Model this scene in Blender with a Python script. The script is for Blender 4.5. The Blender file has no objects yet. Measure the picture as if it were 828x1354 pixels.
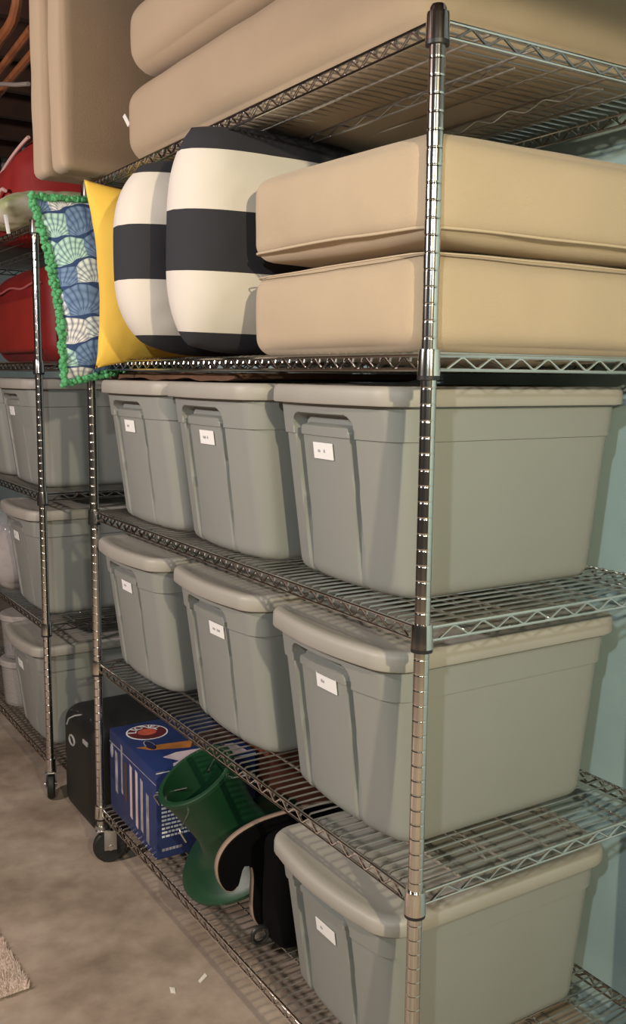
import bpy, bmesh, math, random
from mathutils import Vector, Matrix, noise
random.seed(4)
S = bpy.context.scene
COL = S.collection
PI = math.pi
# ------------------------------------------------------------------ camera
F_PX, YAW, PIT, ROL = 1278.06, math.radians(57.6405), math.radians(-8.01724), math.radians(0.55907)
CAM = Vector((-0.95648, -1.17914, 1.48816))
d = Vector((math.cos(PIT)*math.cos(YAW), math.cos(PIT)*math.sin(YAW), math.sin(PIT)))
r = d.cross(Vector((0, 0, 1))).normalized(); u = r.cross(d)
r2 = r*math.cos(ROL)+u*math.sin(ROL); u2 = u*math.cos(ROL)-r*math.sin(ROL)
cd = bpy.data.cameras.new('camera'); cam = bpy.data.objects.new('camera', cd); COL.objects.link(cam)
cd.sensor_fit = 'VERTICAL'; cd.sensor_height = 36.0; cd.lens = 36.0*F_PX/1354.0
cd.clip_start = 0.02
cam.matrix_world = Matrix(((r2.x, u2.x, -d.x, CAM.x), (r2.y, u2.y, -d.y, CAM.y), (r2.z, u2.z, -d.z, CAM.z), (0, 0, 0, 1)))
S.camera = cam
# ------------------------------------------------------------------ world, lamps, exposure
w = bpy.data.worlds.new('world'); S.world = w; w.use_nodes = True
w.node_tree.nodes['Background'].inputs[0].default_value = (1.0, 0.88, 0.74, 1)
w.node_tree.nodes['Background'].inputs[1].default_value = 0.035
S.view_settings.view_transform = 'Standard'; S.view_settings.look = 'None'
S.view_settings.exposure = 0.0; S.view_settings.gamma = 1.0; S.view_settings.use_curve_mapping = False
def lamp(name, loc, power, col, rad):
    l = bpy.data.lights.new(name, 'POINT'); l.energy = power; l.color = col; l.shadow_soft_size = rad
    o = bpy.data.objects.new(name, l); COL.objects.link(o); o.location = loc; return o
lamp('bare_bulb', (-2.25, 1.00, 2.25), 205, (1.0, 0.87, 0.82), 0.06)
def can_light(name, loc, power, col, rad, cone):          # recessed can: its rim cuts the light off just below the horizontal
    l = bpy.data.lights.new(name, 'SPOT'); l.energy = power; l.color = col; l.shadow_soft_size = rad
    l.spot_size = math.radians(cone); l.spot_blend = 0.02
    o = bpy.data.objects.new(name, l); COL.objects.link(o); o.location = loc; return o
can_light('can_lamp_white', (-1.75, -1.55, 2.17), 105, (0.92, 1.0, 0.98), 0.035, 176)
can_light('can_lamp_warm', (-0.72, -2.35, 2.18), 222, (1.0, 0.85, 0.57), 0.035, 176)

# ------------------------------------------------------------------ helpers
MATS = {}
def nn(t, kind, **kw):
    n = t.nodes.new(kind)
    for k, v in kw.items(): setattr(n, k, v)
    return n
def mat(name, col, rough=0.6, metal=0.0, var=0.0, scale=8.0, bump=0.0, bscale=120.0, col2=None, sheen=0.0, spec=None, trans=0.0, alpha=1.0):
    if name in MATS: return MATS[name]
    m = bpy.data.materials.new(name); m.use_nodes = True; t = m.node_tree
    b = t.nodes['Principled BSDF']; L = t.links.new
    b.inputs['Base Color'].default_value = (*col, 1); b.inputs['Roughness'].default_value = rough; b.inputs['Metallic'].default_value = metal
    if sheen: b.inputs['Sheen Weight'].default_value = sheen
    if spec is not None: b.inputs['Specular IOR Level'].default_value = spec
    if trans: b.inputs['Transmission Weight'].default_value = trans
    if alpha < 1: b.inputs['Alpha'].default_value = alpha
    tc = nn(t, 'ShaderNodeTexCoord')
    if var or col2:
        no = nn(t, 'ShaderNodeTexNoise'); no.inputs['Scale'].default_value = scale; no.inputs['Detail'].default_value = 5
        L(tc.outputs['Object'], no.inputs['Vector'])
        mx = nn(t, 'ShaderNodeMix', data_type='RGBA')
        c2 = col2 or tuple(c*(1-var) for c in col)
        rp = nn(t, 'ShaderNodeMapRange'); rp.inputs[1].default_value = 0.35; rp.inputs[2].default_value = 0.65
        L(no.outputs['Fac'], rp.inputs[0]); L(rp.outputs[0], mx.inputs[0])
        mx.inputs[6].default_value = (*col, 1); mx.inputs[7].default_value = (*c2, 1)
        L(mx.outputs[2], b.inputs['Base Color'])
    if bump:
        n2 = nn(t, 'ShaderNodeTexNoise'); n2.inputs['Scale'].default_value = bscale; n2.inputs['Detail'].default_value = 3
        L(tc.outputs['Object'], n2.inputs['Vector'])
        bp = nn(t, 'ShaderNodeBump'); bp.inputs['Strength'].default_value = bump; bp.inputs['Distance'].default_value = 0.002
        L(n2.outputs['Fac'], bp.inputs['Height']); L(bp.outputs[0], b.inputs['Normal'])
    MATS[name] = m; return m
def bw(name):  # bsdf of a material
    return MATS[name].node_tree.nodes['Principled BSDF']

chrome = mat('chrome', (0.62, 0.60, 0.57), 0.16, 1.0)
chrome_wire = mat('chrome_wire', (0.55, 0.54, 0.52), 0.28, 1.0)
black_plastic = mat('black_plastic', (0.012, 0.012, 0.013), 0.45)
rubber = mat('rubber', (0.012, 0.012, 0.012), 0.6)
steel = mat('bracket_steel', (0.55, 0.55, 0.54), 0.3, 1.0)
bin_mat = mat('bin_plastic', (0.25, 0.258, 0.238), 0.50, bump=0.12, bscale=900, var=0.05, scale=3)
lid_mat = mat('lid_plastic', (0.36, 0.34, 0.30), 0.5, bump=0.10, bscale=700, var=0.08, scale=6)
beige = mat('beige_canvas', (0.47, 0.365, 0.245), 0.9, var=0.07, scale=5, bump=0.35, bscale=700, sheen=0.15)
beige_seam = mat('beige_piping', (0.50, 0.40, 0.275), 0.9, bump=0.3, bscale=500)
white_paper = mat('white_paper', (0.80, 0.80, 0.78), 0.7)
grey_print = mat('grey_print', (0.35, 0.35, 0.37), 0.7)
white_print = mat('white_print', (0.75, 0.76, 0.78), 0.6)

def mesh_obj(name, verts, faces, m, parent=None, smooth=True, loc=(0, 0, 0), angle=None):
    me = bpy.data.meshes.new(name); me.from_pydata(verts, [], faces); me.update()
    if m: me.materials.append(m)
    if smooth:
        me.polygons.foreach_set('use_smooth', [True]*len(me.polygons))
        if angle: me.set_sharp_from_angle(angle=math.radians(angle))
    o = bpy.data.objects.new(name, me); COL.objects.link(o); o.location = loc
    if parent: o.parent = parent
    return o
def bm_obj(name, bm, m, parent=None, smooth=True, loc=(0, 0, 0), angle=35):
    bmesh.ops.recalc_face_normals(bm, faces=bm.faces[:])
    me = bpy.data.meshes.new(name); bm.to_mesh(me); bm.free()
    if m: me.materials.append(m)
    if smooth:
        me.polygons.foreach_set('use_smooth', [True]*len(me.polygons)); me.set_sharp_from_angle(angle=math.radians(angle))
    o = bpy.data.objects.new(name, me); COL.objects.link(o); o.location = loc
    if parent: o.parent = parent
    return o
def data_obj(name, me, parent=None, loc=(0, 0, 0), rot=(0, 0, 0)):
    o = bpy.data.objects.new(name, me); COL.objects.link(o); o.location = loc; o.rotation_euler = rot
    if parent: o.parent = parent
    return o
def empty(name, loc=(0, 0, 0), rot=(0, 0, 0)):
    o = bpy.data.objects.new(name, None); COL.objects.link(o); o.location = loc; o.rotation_euler = rot; o.empty_display_size = 0.05
    return o
def tag(o, label, cat, group=None):
    o['label'] = label; o['category'] = cat
    if group: o['group'] = group
    return o
def struct(o, label=None):
    o['kind'] = 'structure'
    if label: o['label'] = label
    return o
def copy_tree(o, parent=None):
    c = o.copy(); COL.objects.link(c); c.parent = parent
    for ch in list(o.children): copy_tree(ch, c)
    return c
def box(bm, x0, x1, y0, y1, z0, z1, bev=0.0, seg=2):
    vs = [bm.verts.new(p) for p in ((x0, y0, z0), (x1, y0, z0), (x1, y1, z0), (x0, y1, z0), (x0, y0, z1), (x1, y0, z1), (x1, y1, z1), (x0, y1, z1))]
    fs = [bm.faces.new([vs[i] for i in f]) for f in ((0, 3, 2, 1), (4, 5, 6, 7), (0, 1, 5, 4), (1, 2, 6, 5), (2, 3, 7, 6), (3, 0, 4, 7))]
    if bev:
        es = list({e for f in fs for e in f.edges})
        bmesh.ops.bevel(bm, geom=es, offset=bev, segments=seg, profile=0.5, affect='EDGES')
def tube(bm, pts, rad, seg=8, closed=False, cap=True):
    """polyline tube; rad float or list"""
    P = [Vector(p) for p in pts]; n = len(P); rings = []
    prev = None
    for i in range(n):
        if closed: t = (P[(i+1) % n]-P[(i-1) % n])
        else: t = P[min(i+1, n-1)]-P[max(i-1, 0)]
        t.normalize()
        if prev is None:
            a = Vector((0, 0, 1)) if abs(t.z) < 0.9 else Vector((1, 0, 0))
        else: a = prev
        b = t.cross(a)
        if b.length < 1e-5: b = t.cross(Vector((0.3, 1, 0.2)))
        b.normalize(); a2 = b.cross(t).normalized(); prev = a2
        R = rad[i] if isinstance(rad, (list, tuple)) else rad
        rings.append([bm.verts.new(P[i]+(a2*math.cos(2*PI*k/seg)+b*math.sin(2*PI*k/seg))*R) for k in range(seg)])
    m = n if closed else n-1
    for i in range(m):
        A, B = rings[i], rings[(i+1) % n]
        for k in range(seg):
            bm.faces.new((A[k], A[(k+1) % seg], B[(k+1) % seg], B[k]))
    if cap and not closed:
        bm.faces.new(rings[0][::-1]); bm.faces.new(rings[-1])
def lathe(bm, prof, seg=24, M=None):
    """prof: list of (radius, axial z)"""
    rings = []
    for (R, z) in prof:
        if R < 1e-6:
            rings.append([bm.verts.new((0, 0, z) if M is None else M @ Vector((0, 0, z)))])
        else:
            ring = []
            for k in range(seg):
                p = Vector((R*math.cos(2*PI*k/seg), R*math.sin(2*PI*k/seg), z))
                ring.append(bm.verts.new(p if M is None else M @ p))
            rings.append(ring)
    for A, B in zip(rings, rings[1:]):
        for k in range(seg):
            k2 = (k+1) % seg
            if len(A) == 1 and len(B) == 1: continue
            if len(A) == 1: bm.faces.new((A[0], B[k2], B[k]))
            elif len(B) == 1: bm.faces.new((A[k], A[k2], B[0]))
            else: bm.faces.new((A[k], A[k2], B[k2], B[k]))
def smooth01(x, a, b):
    t = min(1.0, max(0.0, (x-a)/(b-a))); return t*t*(3-2*t)
def text_mesh(txt, size, extr=0.0004):
    c = bpy.data.curves.new('lettering', 'FONT'); c.body = txt; c.size = size; c.extrude = extr; c.align_x = 'CENTER'; c.align_y = 'CENTER'; c.resolution_u = 3
    o = bpy.data.objects.new('lettering_tmp', c); COL.objects.link(o)
    dg = bpy.context.evaluated_depsgraph_get(); me = bpy.data.meshes.new_from_object(o.evaluated_get(dg))
    bpy.data.objects.remove(o); return me

# ------------------------------------------------------------------ room
Z0 = 0.0
def make_concrete():
    m = bpy.data.materials.new('concrete_floor'); m.use_nodes = True; t = m.node_tree; L = t.links.new; b = t.nodes['Principled BSDF']
    tc = nn(t, 'ShaderNodeTexCoord')
    n1 = nn(t, 'ShaderNodeTexNoise'); n1.inputs['Scale'].default_value = 2.2; n1.inputs['Detail'].default_value = 7; n1.inputs['Roughness'].default_value = 0.62
    n2 = nn(t, 'ShaderNodeTexNoise'); n2.inputs['Scale'].default_value = 14; n2.inputs['Detail'].default_value = 8
    L(tc.outputs['Object'], n1.inputs['Vector']); L(tc.outputs['Object'], n2.inputs['Vector'])
    cr = nn(t, 'ShaderNodeValToRGB'); e = cr.color_ramp.elements
    e[0].position = 0.32; e[0].color = (0.21, 0.155, 0.115, 1); e[1].position = 0.66; e[1].color = (0.50, 0.415, 0.335, 1)
    x = e.new(0.48); x.color = (0.36, 0.285, 0.22, 1)
    L(n1.outputs['Fac'], cr.inputs[0])
    mx = nn(t, 'ShaderNodeMix', data_type='RGBA', blend_type='MULTIPLY'); mx.inputs[0].default_value = 0.5
    c2 = nn(t, 'ShaderNodeValToRGB'); c2.color_ramp.elements[0].position = 0.3; c2.color_ramp.elements[0].color = (0.6, 0.57, 0.53, 1); c2.color_ramp.elements[1].position = 0.6
    L(n2.outputs['Fac'], c2.inputs[0]); L(cr.outputs[0], mx.inputs[6]); L(c2.outputs[0], mx.inputs[7]); L(mx.outputs[2], b.inputs['Base Color'])
    b.inputs['Roughness'].default_value = 0.62
    bp = nn(t, 'ShaderNodeBump'); bp.inputs['Strength'].default_value = 0.15; bp.inputs['Distance'].default_value = 0.004
    L(n2.outputs['Fac'], bp.inputs['Height']); L(bp.outputs[0], b.inputs['Normal'])
    return m
concrete = make_concrete()
WX = 0.715
def slab(name, x0, x1, y0, y1, z0, z1, m):
    bm = bmesh.new(); box(bm, x0, x1, y0, y1, z0, z1); return struct(bm_obj(name, bm, m, smooth=False))
slab('floor', -5, WX+0.1, -5, 6, -0.1, 0.0, concrete)
wall_mat = mat('painted_wall', (0.41, 0.56, 0.58), 0.75, col2=(0.35, 0.48, 0.50), scale=3.5, bump=0.4, bscale=26)
slab('wall_back', WX, WX+0.1, -5, 6, 0, 2.90, wall_mat)
dark_wall = mat('brown_wall', (0.055, 0.032, 0.02), 0.85, var=0.3, scale=4)
slab('wall_far', -5, WX, 5.6, 5.7, 0, 2.90, dark_wall)
joist = mat('joist_wood', (0.06, 0.024, 0.012), 0.8, var=0.4, scale=9)
slab('ceiling', -5, WX+0.1, -5, 6, 2.90, 3.00, joist)
ceil = bpy.data.objects['ceiling']
bmj = bmesh.new(); box(bmj, -5, WX, -0.02, 0.02, -0.19, 0)
j0 = bm_obj('joist', bmj, joist, ceil, smooth=False, loc=(0, -3, 2.90))
for k in range(1, 19): data_obj('joist', j0.data, ceil, (0, -3+0.45*k, 2.90))

# ------------------------------------------------------------------ wire shelving
LV = [0.179, 0.635, 1.091, 1.524, 2.012]
RAIL = 0.0245
def groove_post(z0, z1):
    bm = bmesh.new(); R = 0.0127; prof = [(0, z0), (R, z0)]
    z = z0+0.02
    while z < z1-0.02:
        prof += [(R, z-0.0026), (R, z-0.0015), (R-0.0004, z-0.0008), (R-0.0006, z), (R-0.0004, z+0.0008), (R, z+0.0015), (R, z+0.0026)]
        z += 0.0254
    prof += [(R, z1-0.006), (R*0.8, z1-0.001), (0, z1)]
    lathe(bm, prof, 20); return bm
def zigzag(p0, axis, length, zb, zt, pitch, off):
    n = max(2, int(length/pitch)); pts = []
    for i in range(2*n+1):
        t = length*i/(2*n); z = zb if i % 2 == 0 else zt
        p = Vector(p0)+Vector(axis)*t; p.z = z; pts.append(p+Vector(off))
    # soften the bends a little by doubling points
    out = []
    for i, p in enumerate(pts):
        if 0 < i < len(pts)-1:
            out += [p.lerp(pts[i-1], 0.10), p.lerp(pts[i+1], 0.10)]
        else: out.append(p)
    return out
def make_unit(name, Y0, W, D, levels, label, post_top, swivel, wire_step=0.0262):
    U = tag(empty(name, (0, Y0, 0)), label, 'shelving')
    # meshes shared by all shelves
    bm = bmesh.new(); tube(bm, [(-0.001, 0, -0.012), (0.0015, 0, -0.0015), (0.006, 0, 0.002), (D-0.006, 0, 0.002), (D-0.0015, 0, -0.0015), (D+0.001, 0, -0.012)], 0.0021, 6)
    tmp = bm_obj('deck_wire', bm, chrome_wire); wire_me = tmp.data; bpy.data.objects.remove(tmp)
    def rim_mesh():
        bm = bmesh.new(); c = 0.016
        for z, rr in ((-0.0028, 0.0031), (-RAIL, 0.0028)):
            tube(bm, [(0, c, z), (0, W-c, z)], rr, 8); tube(bm, [(D, c, z), (D, W-c, z)], rr, 8)
            tube(bm, [(c, 0, z), (D-c, 0, z)], rr, 8); tube(bm, [(c, W, z), (D-c, W, z)], rr, 8)
        return bm
    def truss_front(x):
        bm = bmesh.new(); tube(bm, zigzag((x, 0.035, 0), (0, 1, 0), W-0.07, -RAIL+0.001, -0.004, 0.052, (0, 0, 0)), 0.0024, 6); return bm
    def truss_side(y):
        bm = bmesh.new(); tube(bm, zigzag((0.035, y, 0), (1, 0, 0), D-0.07, -RAIL+0.001, -0.004, 0.058, (0, 0, 0)), 0.0024, 6); return bm
    def support():
        bm = bmesh.new()
        tube(bm, [(0, 0.003, -0.0045), (0, W-0.003, -0.0045)], 0.0026, 6); tube(bm, [(0, 0.06, -0.022), (0, W-0.06, -0.022)], 0.0022, 6)
        tube(bm, zigzag((0, 0.06, 0), (0, 1, 0), W-0.12, -0.021, -0.006, 0.09, (0, 0, 0)), 0.0017, 5); return bm
    def plain_support():
        bm = bmesh.new(); tube(bm, [(0, 0.003, -0.0045), (0, W-0.003, -0.0045)], 0.0026, 6); return bm
    def collar():
        bm = bmesh.new(); lathe(bm, [(0.0128, -0.034), (0.0185, -0.034), (0.0182, -0.028), (0.0172, 0.002), (0.0165, 0.006), (0.0128, 0.006)], 24); return bm
    def ring():
        bm = bmesh.new(); lathe(bm, [(0.0127, -0.041), (0.0178, -0.040), (0.0180, -0.034), (0.0127, -0.034)], 24); return bm
    shared = {}
    def part(key, maker, m, parent, loc, nm):
        if key not in shared:
            o = bm_obj(nm, maker(), m, parent, loc=loc); shared[key] = o.data
        else: o = data_obj(nm, shared[key], parent, loc)
        return o
    n = int((W-0.04)/wire_step); step = (W-0.04)/n
    for z in levels:
        sh = part('rim', rim_mesh, chrome, U, (0, 0, z), 'shelf')
        part('tf', lambda: truss_front(0), chrome, sh, (0, 0, 0), 'truss_wire'); part('tf', None, chrome, sh, (D, 0, 0), 'truss_wire')
        part('ts', lambda: truss_side(0), chrome, sh, (0, 0, 0), 'truss_wire'); part('ts', None, chrome, sh, (0, W, 0), 'truss_wire')
        for k in range(1, 6): part('sup%d' % (k % 2), (support if k % 2 == 0 else plain_support), chrome_wire, sh, (D*k/6, 0, 0), 'support_wire')
        for k in range(n+1): data_obj('deck_wire', wire_me, sh, (0, 0.02+step*k, 0))
        for (x, y) in ((0, 0), (0, W), (D, 0), (D, W)):
            c = part('col', collar, chrome, sh, (x, y, 0), 'corner_collar')
            part('ring', ring, black_plastic, sh, (x, y, 0), 'split_sleeve')
    for (x, y) in ((0, 0), (0, W), (D, 0), (D, W)):
        part('post', lambda: groove_post(0.105, post_top), chrome, U, (x, y, 0), 'post')
        # swivel caster
        cs = part('stem', caster_stem, steel, U, (x, y, 0), 'caster')
        cs.rotation_euler = (0, 0, math.radians(swivel))
        part('fork', caster_fork, steel, cs, (0, 0, 0), 'fork')
        part('wheel', caster_wheel, rubber, cs, (0, 0, 0), 'wheel')
        part('hub', caster_hub, steel, cs, (0, 0, 0), 'hub')
    return U
CW = 0.052
def caster_stem():
    bm = bmesh.new(); lathe(bm, [(0, 0.102), (0.007, 0.102), (0.007, 0.118), (0.0127, 0.118), (0.0127, 0.128)], 16)
    lathe(bm, [(0, 0.122), (0.017, 0.121), (0.019, 0.114), (0.017, 0.108), (0, 0.108)], 20); return bm
def caster_fork():
    bm = bmesh.new()
    box(bm, -0.018, 0.026, -0.019, 0.019, 0.104, 0.109, 0.0015)
    for s in (-1, 1):
        a = 0.0175*s
        box(bm, 0.006, 0.044, a-0.0016, a+0.0016, 0.044, 0.106, 0.001)
    return bm
def caster_wheel():
    bm = bmesh.new(); M = Matrix.Translation((0.025, 0, CW)) @ Matrix.Rotation(PI/2, 4, 'X')
    lathe(bm, [(0, -0.014), (0.020, -0.014), (0.030, -0.012), (0.046, -0.013), (CW-0.001, -0.008), (CW, 0), (CW-0.001, 0.008), (0.046, 0.013), (0.030, 0.012), (0.020, 0.014), (0, 0.014)], 32, M); return bm
def caster_hub():
    bm = bmesh.new(); M = Matrix.Translation((0.025, 0, CW)) @ Matrix.Rotation(PI/2, 4, 'X')
    lathe(bm, [(0, -0.022), (0.008, -0.022), (0.009, -0.019), (0.009, 0.019), (0.008, 0.022), (0, 0.022)], 12, M); return bm
W1, D1 = 1.524, 0.634
make_unit('wire_shelving_unit', 0.0, W1, D1, LV, 'chrome wire shelving unit on casters, nearest, holding the labelled grey bins and beige cushions', 2.030, -14)
Y2 = 2.03; W2 = 1.524
LV2 = [0.150, 0.635, 1.088, 1.524, 1.972]
make_unit('wire_shelving_unit', Y2, W2, D1, LV2, 'chrome wire shelving unit farther back beyond the dark case, holding the red bags', 1.99, 72)

# ------------------------------------------------------------------ storage bins
BH = 0.355   # body height
def bin_section(z, dense=True):
    """perimeter points at height z, local x = length, front at -x"""
    k = z/BH
    a = 0.2510+(0.2960-0.2510)*k; b = 0.192+(0.200-0.192)*k; rr = 0.045+0.007*k
    if z < 0.022:
        q = 1-math.sqrt(max(0, 1-((0.022-z)/0.022)**2)); a -= 0.022*q; b -= 0.022*q; rr = max(0.02, rr-0.012*q)
    bow = 0.026
    if z > 0.281: a += 0.0035*smooth01(z, 0.281, 0.2825); b += 0.0035*smooth01(z, 0.281, 0.2825)
    pts = []
    ND = 110; NS = 10; NC = 8
    def end_x(y): return a-bow*(y/b)**2
    yb = b-rr
    xe = end_x(yb)
    # front end (x negative): y from +yb to -yb
    for i in range(ND+1):
        y = yb-2*yb*i/ND; pts.append((-end_x(y), y, 'f'))
    for i in range(1, NC): # corner to -y side
        t = i/NC*PI/2; pts.append((-(xe-rr+rr*math.cos(t)), -(yb+rr*math.sin(t)), 'c'))
    for i in range(NS+1):
        x = -(xe-rr)+2*(xe-rr)*i/NS; pts.append((x, -b, 's'))
    for i in range(1, NC):
        t = PI/2-i/NC*PI/2; pts.append(((xe-rr+rr*math.cos(t)), -(yb+rr*math.sin(t)), 'c'))
    for i in range(ND+1):
        y = -yb+2*yb*i/ND; pts.append((end_x(y), y, 'b'))
    for i in range(1, NC):
        t = i/NC*PI/2; pts.append(((xe-rr+rr*math.cos(t)), (yb+rr*math.sin(t)), 'c'))
    for i in range(NS+1):
        x = (xe-rr)-2*(xe-rr)*i/NS; pts.append((x, b, 's'))
    for i in range(1, NC):
        t = PI/2-i/NC*PI/2; pts.append((-(xe-rr+rr*math.cos(t)), (yb+rr*math.sin(t)), 'c'))
    return pts
def rr_dist(y, z, hw, top, rad):
    """signed inside distance to a panel |y|<hw, z<top with rounded top corners (positive inside)"""
    dy = hw-abs(y); dz = top-z
    if dy < rad and dz < rad: return rad-math.hypot(rad-dy, rad-dz)
    return min(dy, dz)
def recess(y, z):
    y = y-0.018
    f = smooth01(z, 0.0, 0.25)
    hw = 0.100+0.008*z/BH
    o = smooth01(rr_dist(y, z, hw, 0.324, 0.030), 0.0, 0.004)
    p = smooth01(rr_dist(y, z, hw-0.019, 0.305, 0.016), 0.0, 0.004)
    depth = 0.007+0.020*f
    return o*depth-p*(depth-0.004-0.002*f)
def make_bin_meshes():
    zs = [0, 0.002, 0.006, 0.012, 0.022]
    z = 0.03
    while z < 0.279: zs.append(z); z += 0.0065
    zs += [0.281, 0.2825, 0.287]
    z = 0.2895
    while z < 0.331: zs.append(z); z += 0.0022
    zs += [0.338, 0.346, BH]
    V = []; Fc = []; n = None
    for z in zs:
        sec = bin_section(z); n = len(sec)
        for (x, y, k) in sec:
            if k == 'f': x += recess(y, z)
            elif k == 'b': x -= recess(-y, z)
            V.append((x, y, z))
    for i in range(len(zs)-1):
        for j in range(n):
            j2 = (j+1) % n; Fc.append((i*n+j, i*n+j2, (i+1)*n+j2, (i+1)*n+j))
    Fc = [f[::-1] for f in Fc]
    # bottom: a fan
    V.append((0, 0, 0)); c = len(V)-1
    for j in range(n): Fc.append((c, j, (j+1) % n))
    body = mesh_obj('body', V, Fc, bin_mat, angle=40)
    # lid
    base = [(x, y) for (x, y, k) in bin_section(BH)]
    # thin out
    keep = [p for i, p in enumerate(base) if bin_section_kind[i] != 'f' and bin_section_kind[i] != 'b' or i % 5 == 0]
    rows = [(0.006, 0.343), (0.0145, 0.343), (0.0165, 0.346), (0.0160, 0.366), (0.0145, 0.3715), (0.011, 0.3755), (0.006, 0.377), (-0.010, 0.377), (-0.016, 0.3735), (-0.05, 0.3735)]
    V = []; Fc = []; n = len(keep)
    for off, z in rows:
        for i, (x, y) in enumerate(keep):
            t = Vector((keep[(i+1) % n][0]-keep[i-1][0], keep[(i+1) % n][1]-keep[i-1][1], 0)).normalized()
            nrm = Vector((t.y, -t.x, 0))
            if nrm.x*x+nrm.y*y < 0: nrm = -nrm
            V.append((x+nrm.x*off, y+nrm.y*off, z))
    for i in range(len(rows)-1):
        for j in range(n):
            j2 = (j+1) % n; Fc.append((i*n+j, (i+1)*n+j, (i+1)*n+j2, i*n+j2))
    V.append((0, 0, 0.375)); c = len(V)-1; l = (len(rows)-1)*n
    for j in range(n): Fc.append((l+j, c, l+(j+1) % n))
    lid = mesh_obj('lid', V, Fc, lid_mat, angle=40)
    bm = bmesh.new(); bm.from_mesh(lid.data); bmesh.ops.recalc_face_normals(bm, faces=bm.faces[:]); bm.to_mesh(lid.data); bm.free()
    bm = bmesh.new(); bm.from_mesh(body.data); bmesh.ops.recalc_face_normals(bm, faces=bm.faces[:]); bm.to_mesh(body.data); bm.free()
    bme, lme = body.data, lid.data
    bpy.data.objects.remove(body); bpy.data.objects.remove(lid)
    return bme, lme
bin_section_kind = [p[2] for p in bin_section(BH)]
BODY, LID = make_bin_meshes()
def label_mesh(hy, hz):
    bm = bmesh.new(); box(bm, -0.0006, 0.0006, -hy, hy, -hz, hz); return bm
def front_x(y, z):
    k = z/BH; a = 0.2510+0.045*k; b = 0.192+0.008*k
    return -(a-0.026*(y/b)**2)+recess(y, z)
def make_bin(loc, rotz, label, group, sticker=(0.0, 0.262), words=1, tilt=0.0, cat='storage bin'):
    B = tag(empty('storage_bin', loc, (0, 0, rotz)), label, cat, group)
    data_obj('body', BODY, B); data_obj('lid', LID, B)
    if sticker:
        y, z = sticker
        x = front_x(y, z)
        slope = math.atan2(front_x(y, z-0.012)-front_x(y, z+0.012), 0.024)
        yaw = math.atan2(front_x(y+0.02, z)-front_x(y-0.02, z), 0.04)
        s = bm_obj('label_sticker', label_mesh(0.034, 0.0155), white_paper, B, smooth=False)
        s.location = (x-0.0022, y, z); s.rotation_euler = (tilt, -slope, -yaw)
        s['label'] = 'white printed label'
        for q in range(words):
            bm = bmesh.new(); 
            L = random.uniform(0.007, 0.016)
            x0 = -0.018+q*0.02
            for k in range(int(L/0.0028)):
                box(bm, -0.0010, -0.0006, -x0-k*0.0032-0.0022, -x0-k*0.0032, -0.003, 0.0015+0.002*random.random())
            bm_obj('printed_word', bm, grey_print, s, smooth=False)
    return B
G = 'grey storage bins on the nearer shelving unit'
S3, S4, S5, S2 = LV[2]+0.004, LV[1]+0.004, LV[0]+0.004, LV[3]+0.004
XC = 0.330
make_bin((0.3060, 0.318, S3), 0, 'grey lidded bin directly under the beige cushions, beside the near post, upper bin shelf', G, (0.021, 0.254), 2)
make_bin((0.2720, 0.760, S3), 0, 'middle grey lidded bin of the three on the upper bin shelf', G, (0.001, 0.256), 2)
make_bin((0.2730, 1.202, S3), 0, 'grey lidded bin at the far post end of the upper bin shelf', G, (0.017, 0.259), 1)
make_bin((0.3020, 0.310, S4), 0, 'grey lidded bin beside the near post on the middle bin shelf', G, (-0.001, 0.270), 1)
make_bin((0.3050, 0.808, S4), 0, 'middle grey lidded bin of the three on the middle bin shelf', G, (-0.026, 0.264), 2)
make_bin((0.2930, 1.308, S4), 0, 'grey lidded bin at the far post end of the middle bin shelf', G, (0.0, 0.269), 1)
make_bin((0.3040, 0.305, S5), 0, 'single grey lidded bin beside the black item on the bottom shelf', G, (0.006, 0.238), 1).scale = (1, 1, 0.90)
G2 = 'grey storage bins on the farther shelving unit'
for lv, lab in ((2, 'upper'), (1, 'middle'), (0, 'lowest')):
    make_bin((0.275, Y2+0.290, LV2[lv]+0.004), 0, 'grey lidded bin nearest the post on the farther unit, %s of its three' % lab, G2, (0.03, 0.262), 1)
make_bin((0.275, Y2+0.752, LV2[2]+0.004), 0, 'grey lidded bin cut by left picture edge, farther unit', G2, None)

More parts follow.
